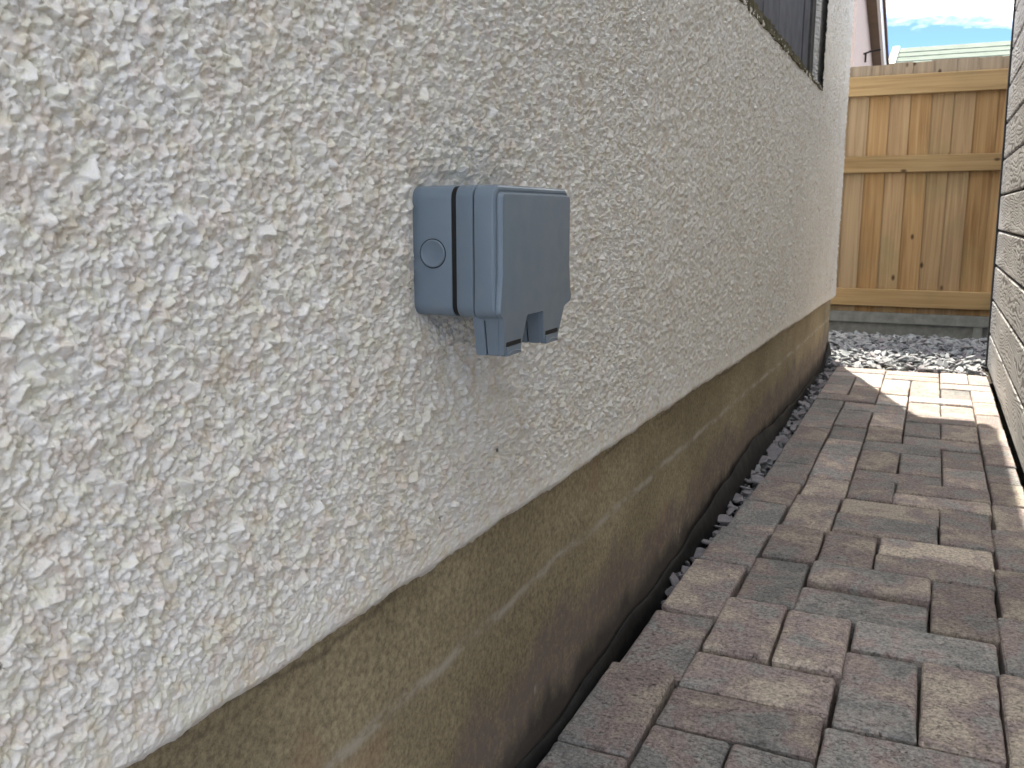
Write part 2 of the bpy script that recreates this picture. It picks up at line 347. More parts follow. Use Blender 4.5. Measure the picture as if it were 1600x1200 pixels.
pv(3, 4, 7.51, 8.03); pv(4, 5, 7.51, 8.03); pv(3, 5, 8.045, 8.335); pv(3, 4, 8.35, 8.89); pv(4, 5, 8.35, 8.89); pv(1, 3, 8.335, 8.69)
pv(2, 3, 8.71, 9.20); pv(1, 2, 9.01, 9.56, 10.12); pv(3, 5, 8.91, 9.18); pv(4, 5, 9.2, 9.72); pv(3, 4, 9.2, 9.66, 10.12)
pv(2, 3, 9.22, 9.65, 10.12); pv(4, 6, 9.75, 10.05); pv(4, 5, 10.08, 10.72); pv(5, 6, 10.08, 10.75); pv(2, 4, 10.14, 10.40, 10.70)
pv(5, 6, 1.75, 2.35, 2.96, 3.625, 4.165, 4.765, 5.385, 5.885, 6.36, 6.815, 7.425, 8.05, 8.6, 9.15, 9.72)
for c in range(6): pv(c, c+1, -0.9, -0.37, 0.17, 0.7, 1.38 if c == 0 else 1.63)
pr = random.Random(11)
H_P = 0.05
def paver_mesh(w, d, k):
    q = random.Random(k); ch = 0.0038
    pts = []
    r = 0.005
    for cx, cy, a0 in ((w/2, -d/2, -90), (w/2, d/2, 0), (-w/2, d/2, 90), (-w/2, -d/2, 180)):
        sx, sy = (1 if cx > 0 else -1), (1 if cy > 0 else -1)
        for t in (0, 45, 90):
            a = R(a0+t); pts.append([cx - sx*r + r*math.cos(a), cy - sy*r + r*math.sin(a)])
    # extra points along edges with small irregularities
    full = []
    n = len(pts)
    for i in range(n):
        a = pts[i]; b = pts[(i+1) % n]; full.append(a)
        L = math.hypot(b[0]-a[0], b[1]-a[1])
        if L > 0.03:
            m = max(2, int(L/0.022))
            nx, ny = (b[1]-a[1])/L, -(b[0]-a[0])/L
            for j in range(1, m):
                t = (j + q.uniform(-0.3, 0.3))/m; e = -abs(q.gauss(0, 0.0007))
                full.append([a[0]+(b[0]-a[0])*t+nx*e, a[1]+(b[1]-a[1])*t+ny*e])
    def inset(d_, jit=0): return [(x - math.copysign(min(abs(x), d_ + (q.uniform(0, jit) if jit else 0)), x)*(1 if abs(x) > w/2-0.012 else 0),
                             y - math.copysign(min(abs(y), d_ + (q.uniform(0, jit) if jit else 0)), y)*(1 if abs(y) > d/2-0.012 else 0)) for x, y in full]
    rings = [[(x, y, -H_P) for x, y in full], [(x, y, -0.0040 - q.uniform(0, 0.0012)) for x, y in inset(0)],
             [(x, y, -0.0012) for x, y in inset(0.0020, 0.0008)], [(x, y, 0.0 - q.uniform(0, 0.0004)) for x, y in inset(0.0052, 0.0016)]]
    v, f = rings_vf(rings)
    m = bpy.data.meshes.new('paver'); m.from_pydata(v, [], f); m.update(); m.materials.append(M_PV)
    return m
for i, (c0, c1, a, b) in enumerate(PV):
    yc = (a+b)/2; s = shift(yc)
    j = 0.005
    X0 = EDGE[c0] + s + pr.uniform(0.0015, j+0.002); X1 = EDGE[c1] + s - pr.uniform(0.0015, j+0.002)
    if c1 == 6: X1 = 0.628
    if a < 1.6: pass
    Y0 = a + pr.uniform(0.002, j); Y1 = b - pr.uniform(0.002, j)
    w = (X1-X0)*S; d = (Y1-Y0)*S
    o = bpy.data.objects.new('paver', paver_mesh(w, d, i)); link(o, path)
    o.location = (((X0+X1)/2+1)*S, (Y0+Y1)/2*S, pr.gauss(-0.001, 0.0016))
    o.rotation_euler = (pr.gauss(0, 0.006), pr.gauss(0, 0.007), pr.gauss(0, 0.006))
    if (c0, c1, a) == (2, 4, 4.21): o.rotation_euler = (0.03, 0.01, -0.012); o.location.z = 0.004
    if (c0, c1) == (0, 1) and a in (2.51, 4.26): o.location.z = 0.004
    if (c0, c1, a) == (1, 2, 3.345) or (c0, c1, a) == (2, 3, 3.34): o.location.z = 0.005

# ------------------------------------------------------------------ the house: roughcast wall over a cement plinth
house = empty('house', (-2.0, 0.5, 0.0), 'house with cream roughcast wall above a tan cement plinth', 'house')
HX = Matrix.Translation((2.0, -0.5, 0.0))
def hpart(o): o.matrix_parent_inverse = HX; return o
YL, YR, ZB, ZT = 0.655, 0.817, 0.5635, 0.6703    # footprint of the socket
Y_FRONT = -0.35; Y_END = 4.36; EAVE = 1.962
def edge_z(y):   # underside of the render coat
    return 0.3445 - 0.0145*y + 0.0016*np.sin(y*5.3) + 0.0009*np.sin(y*23+1) + 0.0009*np.sin(y*61+2)
# boarded opening in the wall
OP = (1.75, 3.405, 1.072, 1.85)
WT = 0.30
mb = MB()
X_IN = -0.022
mb.box(-4.0, X_IN, Y_FRONT, OP[0], 0.0, EAVE).box(-4.0, X_IN, OP[1], Y_END-0.02, 0.0, EAVE)
mb.box(-4.0, X_IN, OP[0], OP[1], 0.0, OP[2]-0.006).box(-4.0, X_IN, OP[0], OP[1], OP[3], EAVE).box(-4.0, -0.30, OP[0], OP[1], OP[2]-0.006, OP[3])
hpart(mb.build('wall_core', M_PR, house))

def hash2(a, b, k):
    h = (a.astype(np.int64)*73856093) ^ (b.astype(np.int64)*19349663) ^ (k*83492791)
    h = (h ^ (h >> 13))*1274126177; h = h ^ (h >> 16); h = (h*2246822519) & 0xffffffff
    h = h ^ (h >> 15); h = (h*3266489917) & 0xffffffff; h = h ^ (h >> 13)
    return (h & 0xffffff)/float(0x1000000)
def vnoise(y, z, f, k):
    a = np.floor(y*f); b = np.floor(z*f); u = y*f-a; v = z*f-b; u = u*u*(3-2*u); v = v*v*(3-2*v)
    A = hash2(a, b, k); B = hash2(a+1, b, k); C = hash2(a, b+1, k); D = hash2(a+1, b+1, k)
    return (A*(1-u)+B*u)*(1-v)+(C*(1-u)+D*u)*v
def chips(y, z, cell, seed, hmax, dens):
    """height of angular stone chips thrown at the wall: the highest of many small convex polyhedra"""
    H = np.full(y.shape, -1.0, np.float32)
    ci = np.floor(y/cell); cj = np.floor(z/cell)
    for di in (-1, 0, 1):
        for dj in (-1, 0, 1):
            a = ci+di; b = cj+dj
            h = lambda k: hash2(a, b, seed+k)
            cy = (a + h(1))*cell; cz = (b + h(2))*cell
            Rr = cell*(0.42 + 0.62*h(3)**2)
            h0 = hmax*(0.25 + 0.75*h(4))
            dy = y-cy; dz = z-cz
            gy = (h(5)-0.5)*1.8; gz = (h(6)-0.5)*1.8
            t = h0 + gy*dy + gz*dz
            th = h(7)*6.2832; asp = 0.6 + 0.5*h(8)
            for q in range(5):
                an = th + q*1.2566 + (h(10+q)-0.5)*0.75
                rr = Rr*(asp if q % 2 else 1.0)*(0.7+0.5*h(20+q))
                t = np.minimum(t, h0 + 3.0*(rr - (dy*np.cos(an)+dz*np.sin(an))) - 0.5*h0)
            t = np.where(h(9) < dens, t, -1)
            np.maximum(H, t, out=H, casting='unsafe')
    return H
def wall_height(y, z):
    base = 0.0016*(vnoise(y, z, 28, 901)-0.5) + 0.0016*(vnoise(y, z, 75, 902)-0.5) + 0.0012*(vnoise(y, z, 160, 903)-0.5) + 0.0007*(vnoise(y, z, 330, 904)-0.5)
    h1 = chips(y, z, 0.0048, 11, 0.0039, 0.88)
    h2 = chips(y, z, 0.0033, 311, 0.0028, 0.80)
    h3 = chips(y, z, 0.0072, 611, 0.0049, 0.20)
    m = np.maximum(np.maximum(h1, h2), h3)
    return base + np.maximum(m, 0.0) + 0.0004*(vnoise(y, z, 520, 905)-0.5)
def soften(h):
    k = h.copy()
    k[1:-1] = 0.25*h[:-2]+0.5*h[1:-1]+0.25*h[2:]; h2 = k.copy()
    h2[:, 1:-1] = 0.25*k[:, :-2]+0.5*k[:, 1:-1]+0.25*k[:, 2:]
    return h2
def wall_patch(name, ys, nz, ztop, passes=1):
    ts = np.linspace(0, 1, nz)
    Yg = np.repeat(ys[:, None], nz, 1)
    e = edge_z(Yg); zt = ztop(Yg)
    Zg = e + (zt-e)*ts[None, :]
    Hh = np.zeros_like(Yg)
    for i in range(0, len(ys), 60): Hh[i:i+60] = wall_height(Yg[i:i+60], Zg[i:i+60])
    for _ in range(passes): Hh = soften(Hh)
    d = Zg - e
    # belly and rounded lower lip; rounded far corner
    lip = np.clip(d/0.012, 0, 1); lipx = -0.009*(1-lip)**2.2
    worn = np.clip(d/0.05, 0.25, 1)
    bell = 0.006*np.exp(-d/0.05)
    X = Hh*worn + lipx + bell + 0.004*(vnoise(Yg, Zg, 4, 77)-0.5) - 0.002
    foot = (Yg > YL-0.0009) & (Yg < YR+0.0009) & (Zg > ZB-0.0009) & (Zg < ZT+0.0009)
    dby = np.maximum(np.maximum(YL-Yg, Yg-YR), 0); dbz = np.maximum(np.maximum(ZB-Zg, Zg-ZT), 0); db = np.sqrt(dby**2+dbz**2)
    near = np.exp(-(db/0.014)**2); X = X - 0.0042*near - 0.45*Hh*near
    X = np.where(foot, -0.005, X)
    cy = np.clip((Yg-(Y_END-0.02))/0.02, 0, 1); X = X - 0.02*cy**2
    # jagged lower edge
    Zg = Zg + np.where(ts[None, :] == 0, 1, 0)*0.0045*(vnoise(Yg, Yg*0+3, 120, 55)-0.5)
    # first row folded back under the render coat
    X0 = np.full((len(ys), 1), -0.021); X = np.concatenate([X0, X], 1); Zg = np.concatenate([Zg[:, :1]+0.0005, Zg], 1); Yg = np.concatenate([Yg[:, :1], Yg], 1)
    nz += 1
    co = np.stack([X, Yg, Zg], -1).reshape(-1, 3).astype(np.float32)
    ny = len(ys); i = np.arange(ny-1)[:, None]*nz + np.arange(nz-1)[None, :]
    fy = 0.5*(Yg[:-1, :-1]+Yg[1:, 1:]); fz = 0.5*(Zg[:-1, :-1]+Zg[1:, 1:])
    rag = 0.010*(vnoise(fy, fz, 55, 33)-0.5)
    keep = ~((fy > OP[0]) & (fy < OP[1]+rag) & (fz > OP[2]+rag) & (fz < OP[3]))
    i = i[keep]
    q = np.stack([i, i+nz, i+nz+1, i+1], -1).reshape(-1)
    m = bpy.data.meshes.new(name); m.vertices.add(len(co)); m.vertices.foreach_set('co', co.ravel())
    nf = len(q)//4; m.loops.add(len(q)); m.loops.foreach_set('vertex_index', q.astype(np.int32)); m.polygons.add(nf)
    m.polygons.foreach_set('loop_start', np.arange(0, len(q), 4, dtype=np.int32)); m.polygons.foreach_set('loop_total', np.full(nf, 4, np.int32))
    m.polygons.foreach_set('use_smooth', np.ones(nf, bool)); m.update(calc_edges=True); m.materials.append(M_RC)
    o = bpy.data.objects.new(name, m); link(o, house); hpart(o); return o
ys = [0.16]
while ys[-1] < 1.30: ys.append(ys[-1] + min(max(0.0008*(0.148+ys[-1]**2)/0.26, 0.0008), 0.0021))
NEAR = np.array(ys); NEAR = NEAR/NEAR[-1]*1.30
wall_patch('roughcast', NEAR, 760, lambda y: 0.80+0.22*y, 0)
FAR = np.linspace(1.3, Y_END, 1000)
wall_patch('roughcast', FAR, 380, lambda y: 0.80+0.22*y + 0.02*(y-1.3), 0)
# remaining upper and rear wall skin
skin = MB().box(X_IN-0.004, -0.003, Y_FRONT, 0.16, 0.345, EAVE)
ysk = np.linspace(0.16, Y_END-0.006, 40)
for a, b in zip(ysk[:-1], ysk[1:]):
    za = 0.80+0.22*a-0.002
    for (u0, u1) in ([(za, EAVE)] if (b < OP[0] or a > OP[1]) else [(OP[3], EAVE)] + ([(za, OP[2])] if za < OP[2] else [])):
        skin.box(X_IN-0.004, -0.003, a, b, u0, u1)
hpart(skin.build('upper_render', M_PR, house))
# plinth
ny, nz = 300, 40
yy = np.linspace(Y_FRONT+0.002, 0.1, 10).tolist() + np.linspace(0.12, Y_END-0.012, ny).tolist()
v = []
for y in yy:
    for kz in range(nz):
        z = -0.12 + (0.36+0.12)*kz/(nz-1)
        xx = -0.0155 + 0.0022*math.sin(y*2.1+z*5) + 0.0010*math.sin(y*9.1-z*21) + 0.0006*math.sin(y*31+z*47)
        if y > Y_END-0.03: xx -= 0.02*((y-(Y_END-0.03))/0.018)**2*0.2
        v.append((xx, y, z))
f = [(i*nz+k, (i+1)*nz+k, (i+1)*nz+k+1, i*nz+k+1) for i in range(len(yy)-1) for k in range(nz-1)]
n0 = len(v); v += [(-4.0, Y_END-0.012, -0.12), (-4.0, Y_END-0.012, 0.36)]
f.append(tuple([n0] + [n0+1] + [(len(yy)-1)*nz+k for k in range(nz-1, -1, -1)]))
hpart(mesh('plinth', v, f, M_PL, house, True))
# roof with overhanging eave
mb = MB().box(-4.2, 0.185, Y_FRONT, Y_END, EAVE, EAVE+0.022)           # soffit
hpart(mb.build('soffit', M_WHITE, house))
roof = MB(); v = [(0.19, Y_FRONT-0.004, EAVE-0.002), (0.19, Y_END+0.004, EAVE-0.002), (0.19, Y_END+0.004, EAVE+0.125), (0.19, Y_FRONT-0.004, EAVE+0.125), (-2.1, Y_FRONT-0.004, 3.2), (-2.1, Y_END+0.004, 3.2), (-4.3, Y_FRONT-0.004, EAVE+0.125), (-4.3, Y_END+0.004, EAVE+0.125), (-4.3, Y_FRONT-0.004, EAVE+0.03), (-4.3, Y_END+0.004, EAVE+0.03)]
f = [(0, 1, 2, 3), (3, 2, 5, 4), (4, 5, 7, 6), (6, 7, 9, 8), (1, 9, 7, 5, 2), (0, 3, 4, 6, 8)]
hpart(mesh('roof', v, f, M_TILE, house))
# boarded window
for (u0, u1, z0, z1) in ((OP[1]-0.075, OP[1]+0.02, OP[2]-0.02, OP[3]), (OP[0]-0.02, OP[0]+0.075, OP[2]-0.02, OP[3])):
    wj = MB().box(-0.075, -0.038, u0, u1, z0, z1).build('window_jamb', M_GFRAME, house, bevel=0.003); hpart(wj)
    if u0 > 3: window = wj
yb = [OP[0]+0.077, 1.99, 2.22, 2.46, 2.71, 2.97, 3.20, OP[1]-0.077]
for a, b in zip(yb[:-1], yb[1:]):
    o = MB().box(-0.072+random.uniform(-.002, .002), -0.048+random.uniform(-.003, .003), a+0.002, b-0.002, OP[2]-0.02, OP[3]).build('board', M_GBOARD, window, bevel=0.003)
    hpart(o); o.matrix_parent_inverse = Matrix.Identity(4)
# mossy fillet along the bottom of the opening
v, f = [], []
for i in range(60):
    t = i/59; y = OP[0] + (OP[1]-0.02-OP[0])*t; hh = 0.040*(1-t)**0.8 + 0.010 + 0.003*math.sin(i*0.7)+0.002*math.sin(i*2.1)
    zb = OP[2]-0.012
    v += [(-0.060, y, zb), (0.004+0.003*math.sin(i*2.3), y, zb+0.002*math.sin(i*1.1)), (0.001+0.003*math.sin(i*3.1), y, zb+hh*0.7), (-0.020, y, zb+hh)]
for i in range(59):
    for k in range(4): f.append((i*4+k, (i+1)*4+k, (i+1)*4+(k+1) % 4, i*4+(k+1) % 4))
f += [(0, 1, 2, 3), (236, 239, 238, 237)]
o = mesh('sill_fillet', v, f, M_MOSS, window); o['label'] = 'dark mossy fillet under the grey boards'

# ------------------------------------------------------------------ the weatherproof socket
YL, YR, ZB, ZT = 0.655, 0.817, 0.5635, 0.6703
sock = empty('power_socket', (0.0, (YL+YR)/2, ZB), 'grey weatherproof outdoor double socket box on the cream roughcast wall', 'socket')
SI = Matrix.Translation((0.0, -(YL+YR)/2, -ZB))
def spart(o): o.matrix_parent_inverse = SI; return o
def rrect(y0, y1, z0, z1, r, n=7):
    pts = []
    for cy, cz, a0 in ((y1-r, z1-r, 0), (y0+r, z1-r, 90), (y0+r, z0+r, 180), (y1-r, z0+r, 270)):
        for k in range(n):
            a = R(a0+90*k/(n-1)); pts.append((cy+r*math.cos(a), cz+r*math.sin(a)))
    return pts
def solid_rr(name, secs, mat, parent, r=0.011, smooth=True):
    rings = []
    for x, ins in secs: rings.append([(x, y, z) for y, z in rrect(YL+ins, YR-ins, ZB+ins, ZT-ins, max(r-ins, 0.002))])
    v, f = rings_vf(rings); o = mesh(name, v, f, mat, parent, smooth)
    e = o.modifiers.new('es', 'EDGE_SPLIT'); e.split_angle = R(35)
    return o
bb = spart(solid_rr('back_box', [(-0.012, 0.0006), (0.0298, 0.0), (0.0306, 0.0003), (0.0310, 0.0011)], M_PLAS, sock))
spart(solid_rr('gasket', [(0.0300, 0.0009), (0.0358, 0.0009)], M_BLACK, sock))
fr = solid_rr('frame', [(0.0350, 0.0012), (0.0353, 0.0004), (0.0360, 0.0), (0.0496, 0.0), (0.0501, 0.0005), (0.0503, 0.0012)], M_PLAS, sock); spart(fr)
# seam core between frame and lid
spart(solid_rr('seam', [(0.0495, 0.0016), (0.0520, 0.0016)], M_BLACK, sock))
legs = [((0.6610, 0.7105), (0.6675, 0.7020)), ((0.7460, 0.7955), (0.7515, 0.7860))]
ZLEG = 0.5322
# rear halves of the cable-exit skirts
for (t0, t1), (b0, b1) in legs:
    rings = []
    for x, ins in ((0.0460, 0.001), (0.0468, 0.0), (0.0556, 0.0), (0.0560, 0.0006)):
        rings.append([(x, t0+ins, ZB+0.006), (x, b0+ins, ZLEG+ins), (x, b1-ins, ZLEG+ins), (x, t1-ins, ZB+0.006)])
    v, f = rings_vf(rings); o = mesh('skirt', v, f, M_PLAS, sock); spart(o)
    b0_, b1_ = b0, b1
    o2 = MB().box(0.0555, 0.0572, b0+0.0012, b1-0.0012, ZLEG+0.0015, ZB+0.004).build('skirt_seam', M_BLACK, sock); spart(o2)
# lid outline with two skirts
def arc(cy, cz, r, a0, a1, n=7): return [(cy+r*math.cos(R(a0+(a1-a0)*k/(n-1))), cz+r*math.sin(R(a0+(a1-a0)*k/(n-1)))) for k in range(n)]
r = 0.011
out = arc(YR-r, ZT-r, r, 0, 90) + arc(YL+r, ZT-r, r, 90, 180)
out += [(YL, 0.60)] + arc(YL+0.009, ZB+0.009, 0.009, 180, 250, 6)
(t0, t1), (b0, b1) = legs[0]
lz = ZB - 0.002
out += [(t0+0.0015, lz)] + [(b0, ZLEG+0.001), (b0+0.001, ZLEG)] + [(b1-0.001, ZLEG), (b1, ZLEG+0.001), (t1, lz-0.001), (t1+0.0015, lz+0.0003)]
(t0, t1), (b0, b1) = legs[1]
out += [(t0-0.0015, lz+0.0003), (t0, lz-0.001), (b0, ZLEG+0.001), (b0+0.001, ZLEG), (b1-0.001, ZLEG), (b1, ZLEG+0.001), (t1+0.002, lz)]
out += [(t1+0.004, lz+0.001)] + arc(YR-0.012, ZB+0.012, 0.012, 300, 360, 6) + [(YR, 0.60)]
def offset(pts, ds):
    res = []; n = len(pts)
    for i in range(n):
        p0 = Vector(pts[i-1]); p1 = Vector(pts[i]); p2 = Vector(pts[(i+1) % n])
        e1 = (p1-p0).normalized(); e2 = (p2-p1).normalized()
        n1 = Vector((-e1.y, e1.x)); n2 = Vector((-e2.y, e2.x)); m = (n1+n2)
        m = m.normalized() if m.length > 1e-6 else n1
        k = min(1/max(m.dot(n1), 0.35), 2.0)
        q = p1 + m*ds[i]*k; res.append((q.x, q.y))
    return res
wgt = [min(max((z-0.566)/0.02, 0.10), 1.0) for y, z in out]
lower = [min(max((ZB-z)/0.031, 0), 1) for y, z in out]
rings = []
for x, ins in ((0.0512, 0.0012), (0.0515, 0.0004), (0.0521, 0.0), (0.0664, 0.0), (0.0684, 0.0007), (0.0694, 0.0020), (0.0696, 0.0040), (0.0690, 0.0046), (0.0691, 0.0056), (0.0722, 0.0062), (0.0736, 0.0072), (0.0740, 0.0092)):
    oo = offset(out, [ins*w for w in wgt])
    rings.append([(max(x, 0.0574) - (0.0025*l if x > 0.06 else 0) if l > 0.05 else x, y, z) for (y, z), l in zip(oo, lower)])
lidv, lidf = rings_vf(rings)
lm = MB(); lm.v = lidv; lm.f = lidf
bmt = bmesh.new(); tmp = bpy.data.meshes.new('lid'); tmp.from_pydata(lm.v, [], lm.f); bmt.from_mesh(tmp)
bmesh.ops.triangulate(bmt, faces=[f_ for f_ in bmt.faces if len(f_.verts) > 4]); bmt.to_mesh(tmp); bmt.free()
tmp.polygons.foreach_set('use_smooth', [True]*len(tmp.polygons)); tmp.materials.append(M_PLAS)
lid = bpy.data.objects.new('lid', tmp); link(lid, sock); spart(lid)
e = lid.modifiers.new('es', 'EDGE_SPLIT'); e.split_angle = R(28)
for (t0, t1), (b0, b1) in legs:
    x = 0.0716; y0, y1 = b0+0.0035, b1-0.0020
    MB().box(x-0.004, x+0.0009, y0, y1, 0.5397, 0.5434).build('slot_shade', M_BLACK, lid)  # slightly proud black block painting in the shade of an uncut slot
    c = MB().box(x-0.004, x+0.0013, y0+0.0004, y1-0.0004, 0.5318, 0.5391)
    ridge = [(x+0.0013, y0+0.001+(y1-y0-0.002)*k/10, 0.5332+0.0022*math.sin(math.pi*k/10)) for k in range(11)]
    c.add(tube_vf(ridge, 0.0007, 6))
    c.build('catch', M_PLAS, lid)
# round knock-out on the side facing along the wall
kc = (0.0136, 0.6155)
def disc(rad_y, n=40): return [[(kc[0]+rr*math.cos(2*math.pi*k/n), YL-dy, kc[1]+rr*math.sin(2*math.pi*k/n)) for k in range(n)] for rr, dy in rad_y]
v, f = rings_vf(disc([(0.01215, -0.002), (0.01215, 0.0001), (0.0112, 0.0001)]), True, True); ko = mesh('groove_shade', v, f, M_BLACK, bb)  # raised black ring standing in for the shade of a groove
v, f = rings_vf(disc([(0.0114, -0.002), (0.0114, 0.0006), (0.0110, 0.0011), (0.0102, 0.0013), (0.0096, 0.0011), (0.0090, 0.0008)]), True, True); ko = mesh('knockout', v, f, M_PLAS, bb, True)
ko.modifiers.new('es', 'EDGE_SPLIT').split_angle = R(50)

# ------------------------------------------------------------------ shed clad with embossed composite boards
SX, SY0, SY1, PITCHB = 0.641, -0.05, 4.46, 0.1478
LEAN = R(-0.9)
shed = empty('shed', (SX, SY0, 0), 'grey shed clad in embossed wood-effect composite boards beside the paving', 'shed', (0, LEAN, 0))
o = MB().box(0.022, 2.2, 0.02, SY1-SY0-0.02, -0.06, 1.66).build('shed_wall', M_TRIM, shed)
z = -0.012; i = 0; prof = lambda z0, z1: [(0.0205, z0), (0.004, z0), (0.0, z0+0.005), (0.0, z1-0.006), (0.004, z1-0.0015), (0.0205, z1-0.0015)]
while z < 1.60:
    P = prof(z+0.004, z+PITCHB-0.003); zc = z+PITCHB/2
    rings = [[(px, y, pz-zc) for px, pz in P] for y in (0.0, SY1-SY0-0.018)]
    v, f = rings_vf(rings); o = mesh('cladding_board', v, f, M_CLAD, shed); o.location = (random.uniform(-0.0006, 0.0006), 0, zc)
    z += PITCHB
o = MB().box(-0.007, 0.050, SY1-SY0-0.017, SY1-SY0+0.002, -0.03, 1.655).build('corner_trim', M_TRIM, shed, bevel=0.002)
MB().box(-0.03, 2.3, -0.05, SY1-SY0+0.06, 1.662, 1.70).build('shed_roof', M_FELT, shed)

# ------------------------------------------------------------------ close-board fence across the end
FY = 5.41
fence = empty('fence', (0.3, FY, 0.1), 'close-board timber fence with three rails across the end of the path', 'fence')
FI = Matrix.Translation((-0.3, -FY, -0.1))
x = -1.6; fr_ = random.Random(5)
base_top = 1.432
while x < 1.9:
    w = 0.104
    tz = base_top + 0.012*(x-0.3) + fr_.uniform(-0.004, 0.004)
    ta, tb = 0.021, 0.007            # feather edge: thick on one side, thin on the other
    z0 = 0.115
    rings = [[(-w/2-0.008, -0.006-tb, zz), (w/2+0.008, 0.0-ta, zz), (w/2+0.008, 0.0, zz), (-w/2-0.008, -0.006, zz)] for zz in (z0-0.75, tz-0.75)]
    v, f = rings_vf(rings); o = mesh('board', v, f, M_WOOD, fence)
    o.location = (x-0.3, 0.018, 0.75-0.1); o.rotation_euler = (0, fr_.gauss(0, 0.004), 0)
    x += w + fr_.uniform(-0.003, 0.002)
for z0, z1, t in ((1.268, 1.368, 0.0), (0.868, 0.955, 0.0), (0.150, 0.243, 0.0)):
    # rails run across; built upright so that their grain follows their length
    o = MB().box(-(z1-z0)/2, (z1-z0)/2, -0.030, 0.0, -1.9, 1.9).build('rail', M_RAIL, fence, bevel=0.004)
    o.location = (0.15-0.3+0.1, -0.001, (z0+z1)/2-0.1); o.rotation_euler = (0, R(90)+fr_.uniform(-.002, .002), 0)
gb = MB().box(-1.8, 2.0, FY-0.030, FY+0.012, 0.060, 0.116).box(-1.8, 2.0, FY-0.012, FY+0.012, -0.09, 0.0601)
for xr in (-1.2, -0.28, 0.612, 1.5): gb.box(xr, xr+0.045, FY-0.026, FY-0.0118, -0.09, 0.0602)
gbo = gb.build('gravel_board', M_CONC); tag(gbo, 'low grey concrete gravel board with recessed panels under the timber fence', 'gravel board')

# ------------------------------------------------------------------ slate
def chip_vf(c, L, W, T, rot, q):
    n = 6; ang = sorted(q.uniform(0, 2*math.pi) for _ in range(n))
    ang = [2*math.pi*k/n + q.uniform(-0.35, 0.35) for k in range(n)]
    base = [(math.cos(a)*L*q.uniform(0.7, 1.1), math.sin(a)*W*q.uniform(0.7, 1.1)) for a in ang]
    m = rot
    top = [Vector(c) + m @ Vector((x*0.90, y*0.88, T*q.uniform(0.35, 0.6))) for x, y in base]
    mid = [Vector(c) + m @ Vector((x, y, q.uniform(-0.15, 0.15)*T)) for x, y in base]
    bot = [Vector(c) + m @ Vector((x*0.85, y*0.85, -T*0.5)) for x, y in base]
    return rings_vf([[tuple(p) for p in r_] for r_ in (bot, mid, top)])
from mathutils import Euler
q = random.Random(21); st = MB()
bed = []
for k in range(5600):
    x = q.uniform(-1.5, 0.72); y = q.uniform(4.135, FY-0.02)
    if x < -0.03 and y < Y_END+0.03: continue
    if x > 0.62 and y < 4.48: continue
    hz = 0.010 + 0.020*min((y-4.1)/0.25, 1)*0.5 - 0.012 + q.uniform(-0.018, 0.008) - 0.018*max(0, (y-4.7)/0.7)
    L = q.uniform(0.014, 0.032); st.add(chip_vf((x, y, hz), L, L*q.uniform(0.45, 0.8), q.uniform(0.004, 0.009), Euler((q.gauss(0, .35), q.gauss(0, .35), q.uniform(0, 6.28))).to_matrix(), q))
o = st.build('slate_chippings', M_SLATE); tag(o, 'blue-grey slate chippings bed in front of the timber fence', 'gravel', kind='stuff')
bed = MB().box(-1.6, 0.75, 4.12, FY, -0.095, -0.03).build('gravel_bed', M_SOIL); tag(bed, kind='structure')
st = MB()
for k in range(620):
    y = q.uniform(1.45, 4.2); e = (EDGE[0]+shift(y/S)+1)*S
    x = q.uniform(-0.012, e+0.004); hz = -0.045 + 0.03*min(max((y-1.4)/0.8, 0), 1) + q.uniform(-0.02, 0.004)
    L = q.uniform(0.009, 0.02); st.add(chip_vf((x, y, hz), L, L*q.uniform(0.45, 0.8), q.uniform(0.003, 0.007), Euler((q.gauss(0, .5), q.gauss(0, .5), q.uniform(0, 6.28))).to_matrix(), q))
o = st.build('slate_fragments', M_SLATE); tag(o, 'small slate fragments filling the narrow gap beside the plinth', 'gravel', kind='stuff')
for k in range(72):
    y = 1.46 + 2.6*((k+q.uniform(0, 0.9))/72)**1.25; e = (EDGE[0]+shift(y/S)+1)*S
    x = q.uniform(0.006, max(e-0.004, 0.010)); L = q.uniform(0.014, 0.030)
    vf = chip_vf((0, 0, 0), L, L*q.uniform(0.45, 0.8), q.uniform(0.004, 0.008), Euler((q.gauss(0, .5), q.gauss(0, .5), q.uniform(0, 6.28))).to_matrix(), q)
    o = mesh('slate_chip', vf[0], vf[1], M_SLATE); o.location = (x, y, -0.022 + 0.014*min((y-1.4)/0.8, 1) + q.uniform(-0.006, 0.010))
    tag(o, 'loose slate chip lying in the gap between the paving and the plinth', 'slate chip', 'slate chips in the gap beside the plinth')

# ------------------------------------------------------------------ black membrane standing in the gap against the plinth
v, f = [], []; nn = 260
for i in range(nn):
    y = -0.5 + (Y_END+0.02+0.5)*i/(nn-1)
    b = math.exp(-((y-2.35)/0.55)**2); cend = math.exp(-((y-4.28)/0.10)**2)
    top = 0.010 + 0.045*b + 0.075*cend + 0.004*math.sin(y*11) + 0.003*math.sin(y*29+1) + random.uniform(-.0015, .0015)
    w = 0.003*math.sin(y*7.3) + 0.002*math.sin(y*17+2)
    out_ = 0.004 + 0.010*b
    v += [(0.004+w*0.5, y, -0.10), (-0.004+out_+w, y, -0.03), (-0.0085+out_*0.8+w*0.6, y, top*0.5), (-0.0095+out_*0.3+0.3*w, y, top), (-0.0115+out_*0.3+0.3*w, y, top+0.0003)]
for i in range(nn-1):
    for k in range(4): f.append((i*5+k, (i+1)*5+k, (i+1)*5+k+1, i*5+k+1))
o = mesh('damp_proof_membrane', v, f, M_DARKPL, None, True); tag(o, 'black plastic damp-proof membrane tucked between the plinth and the paving', 'membrane')

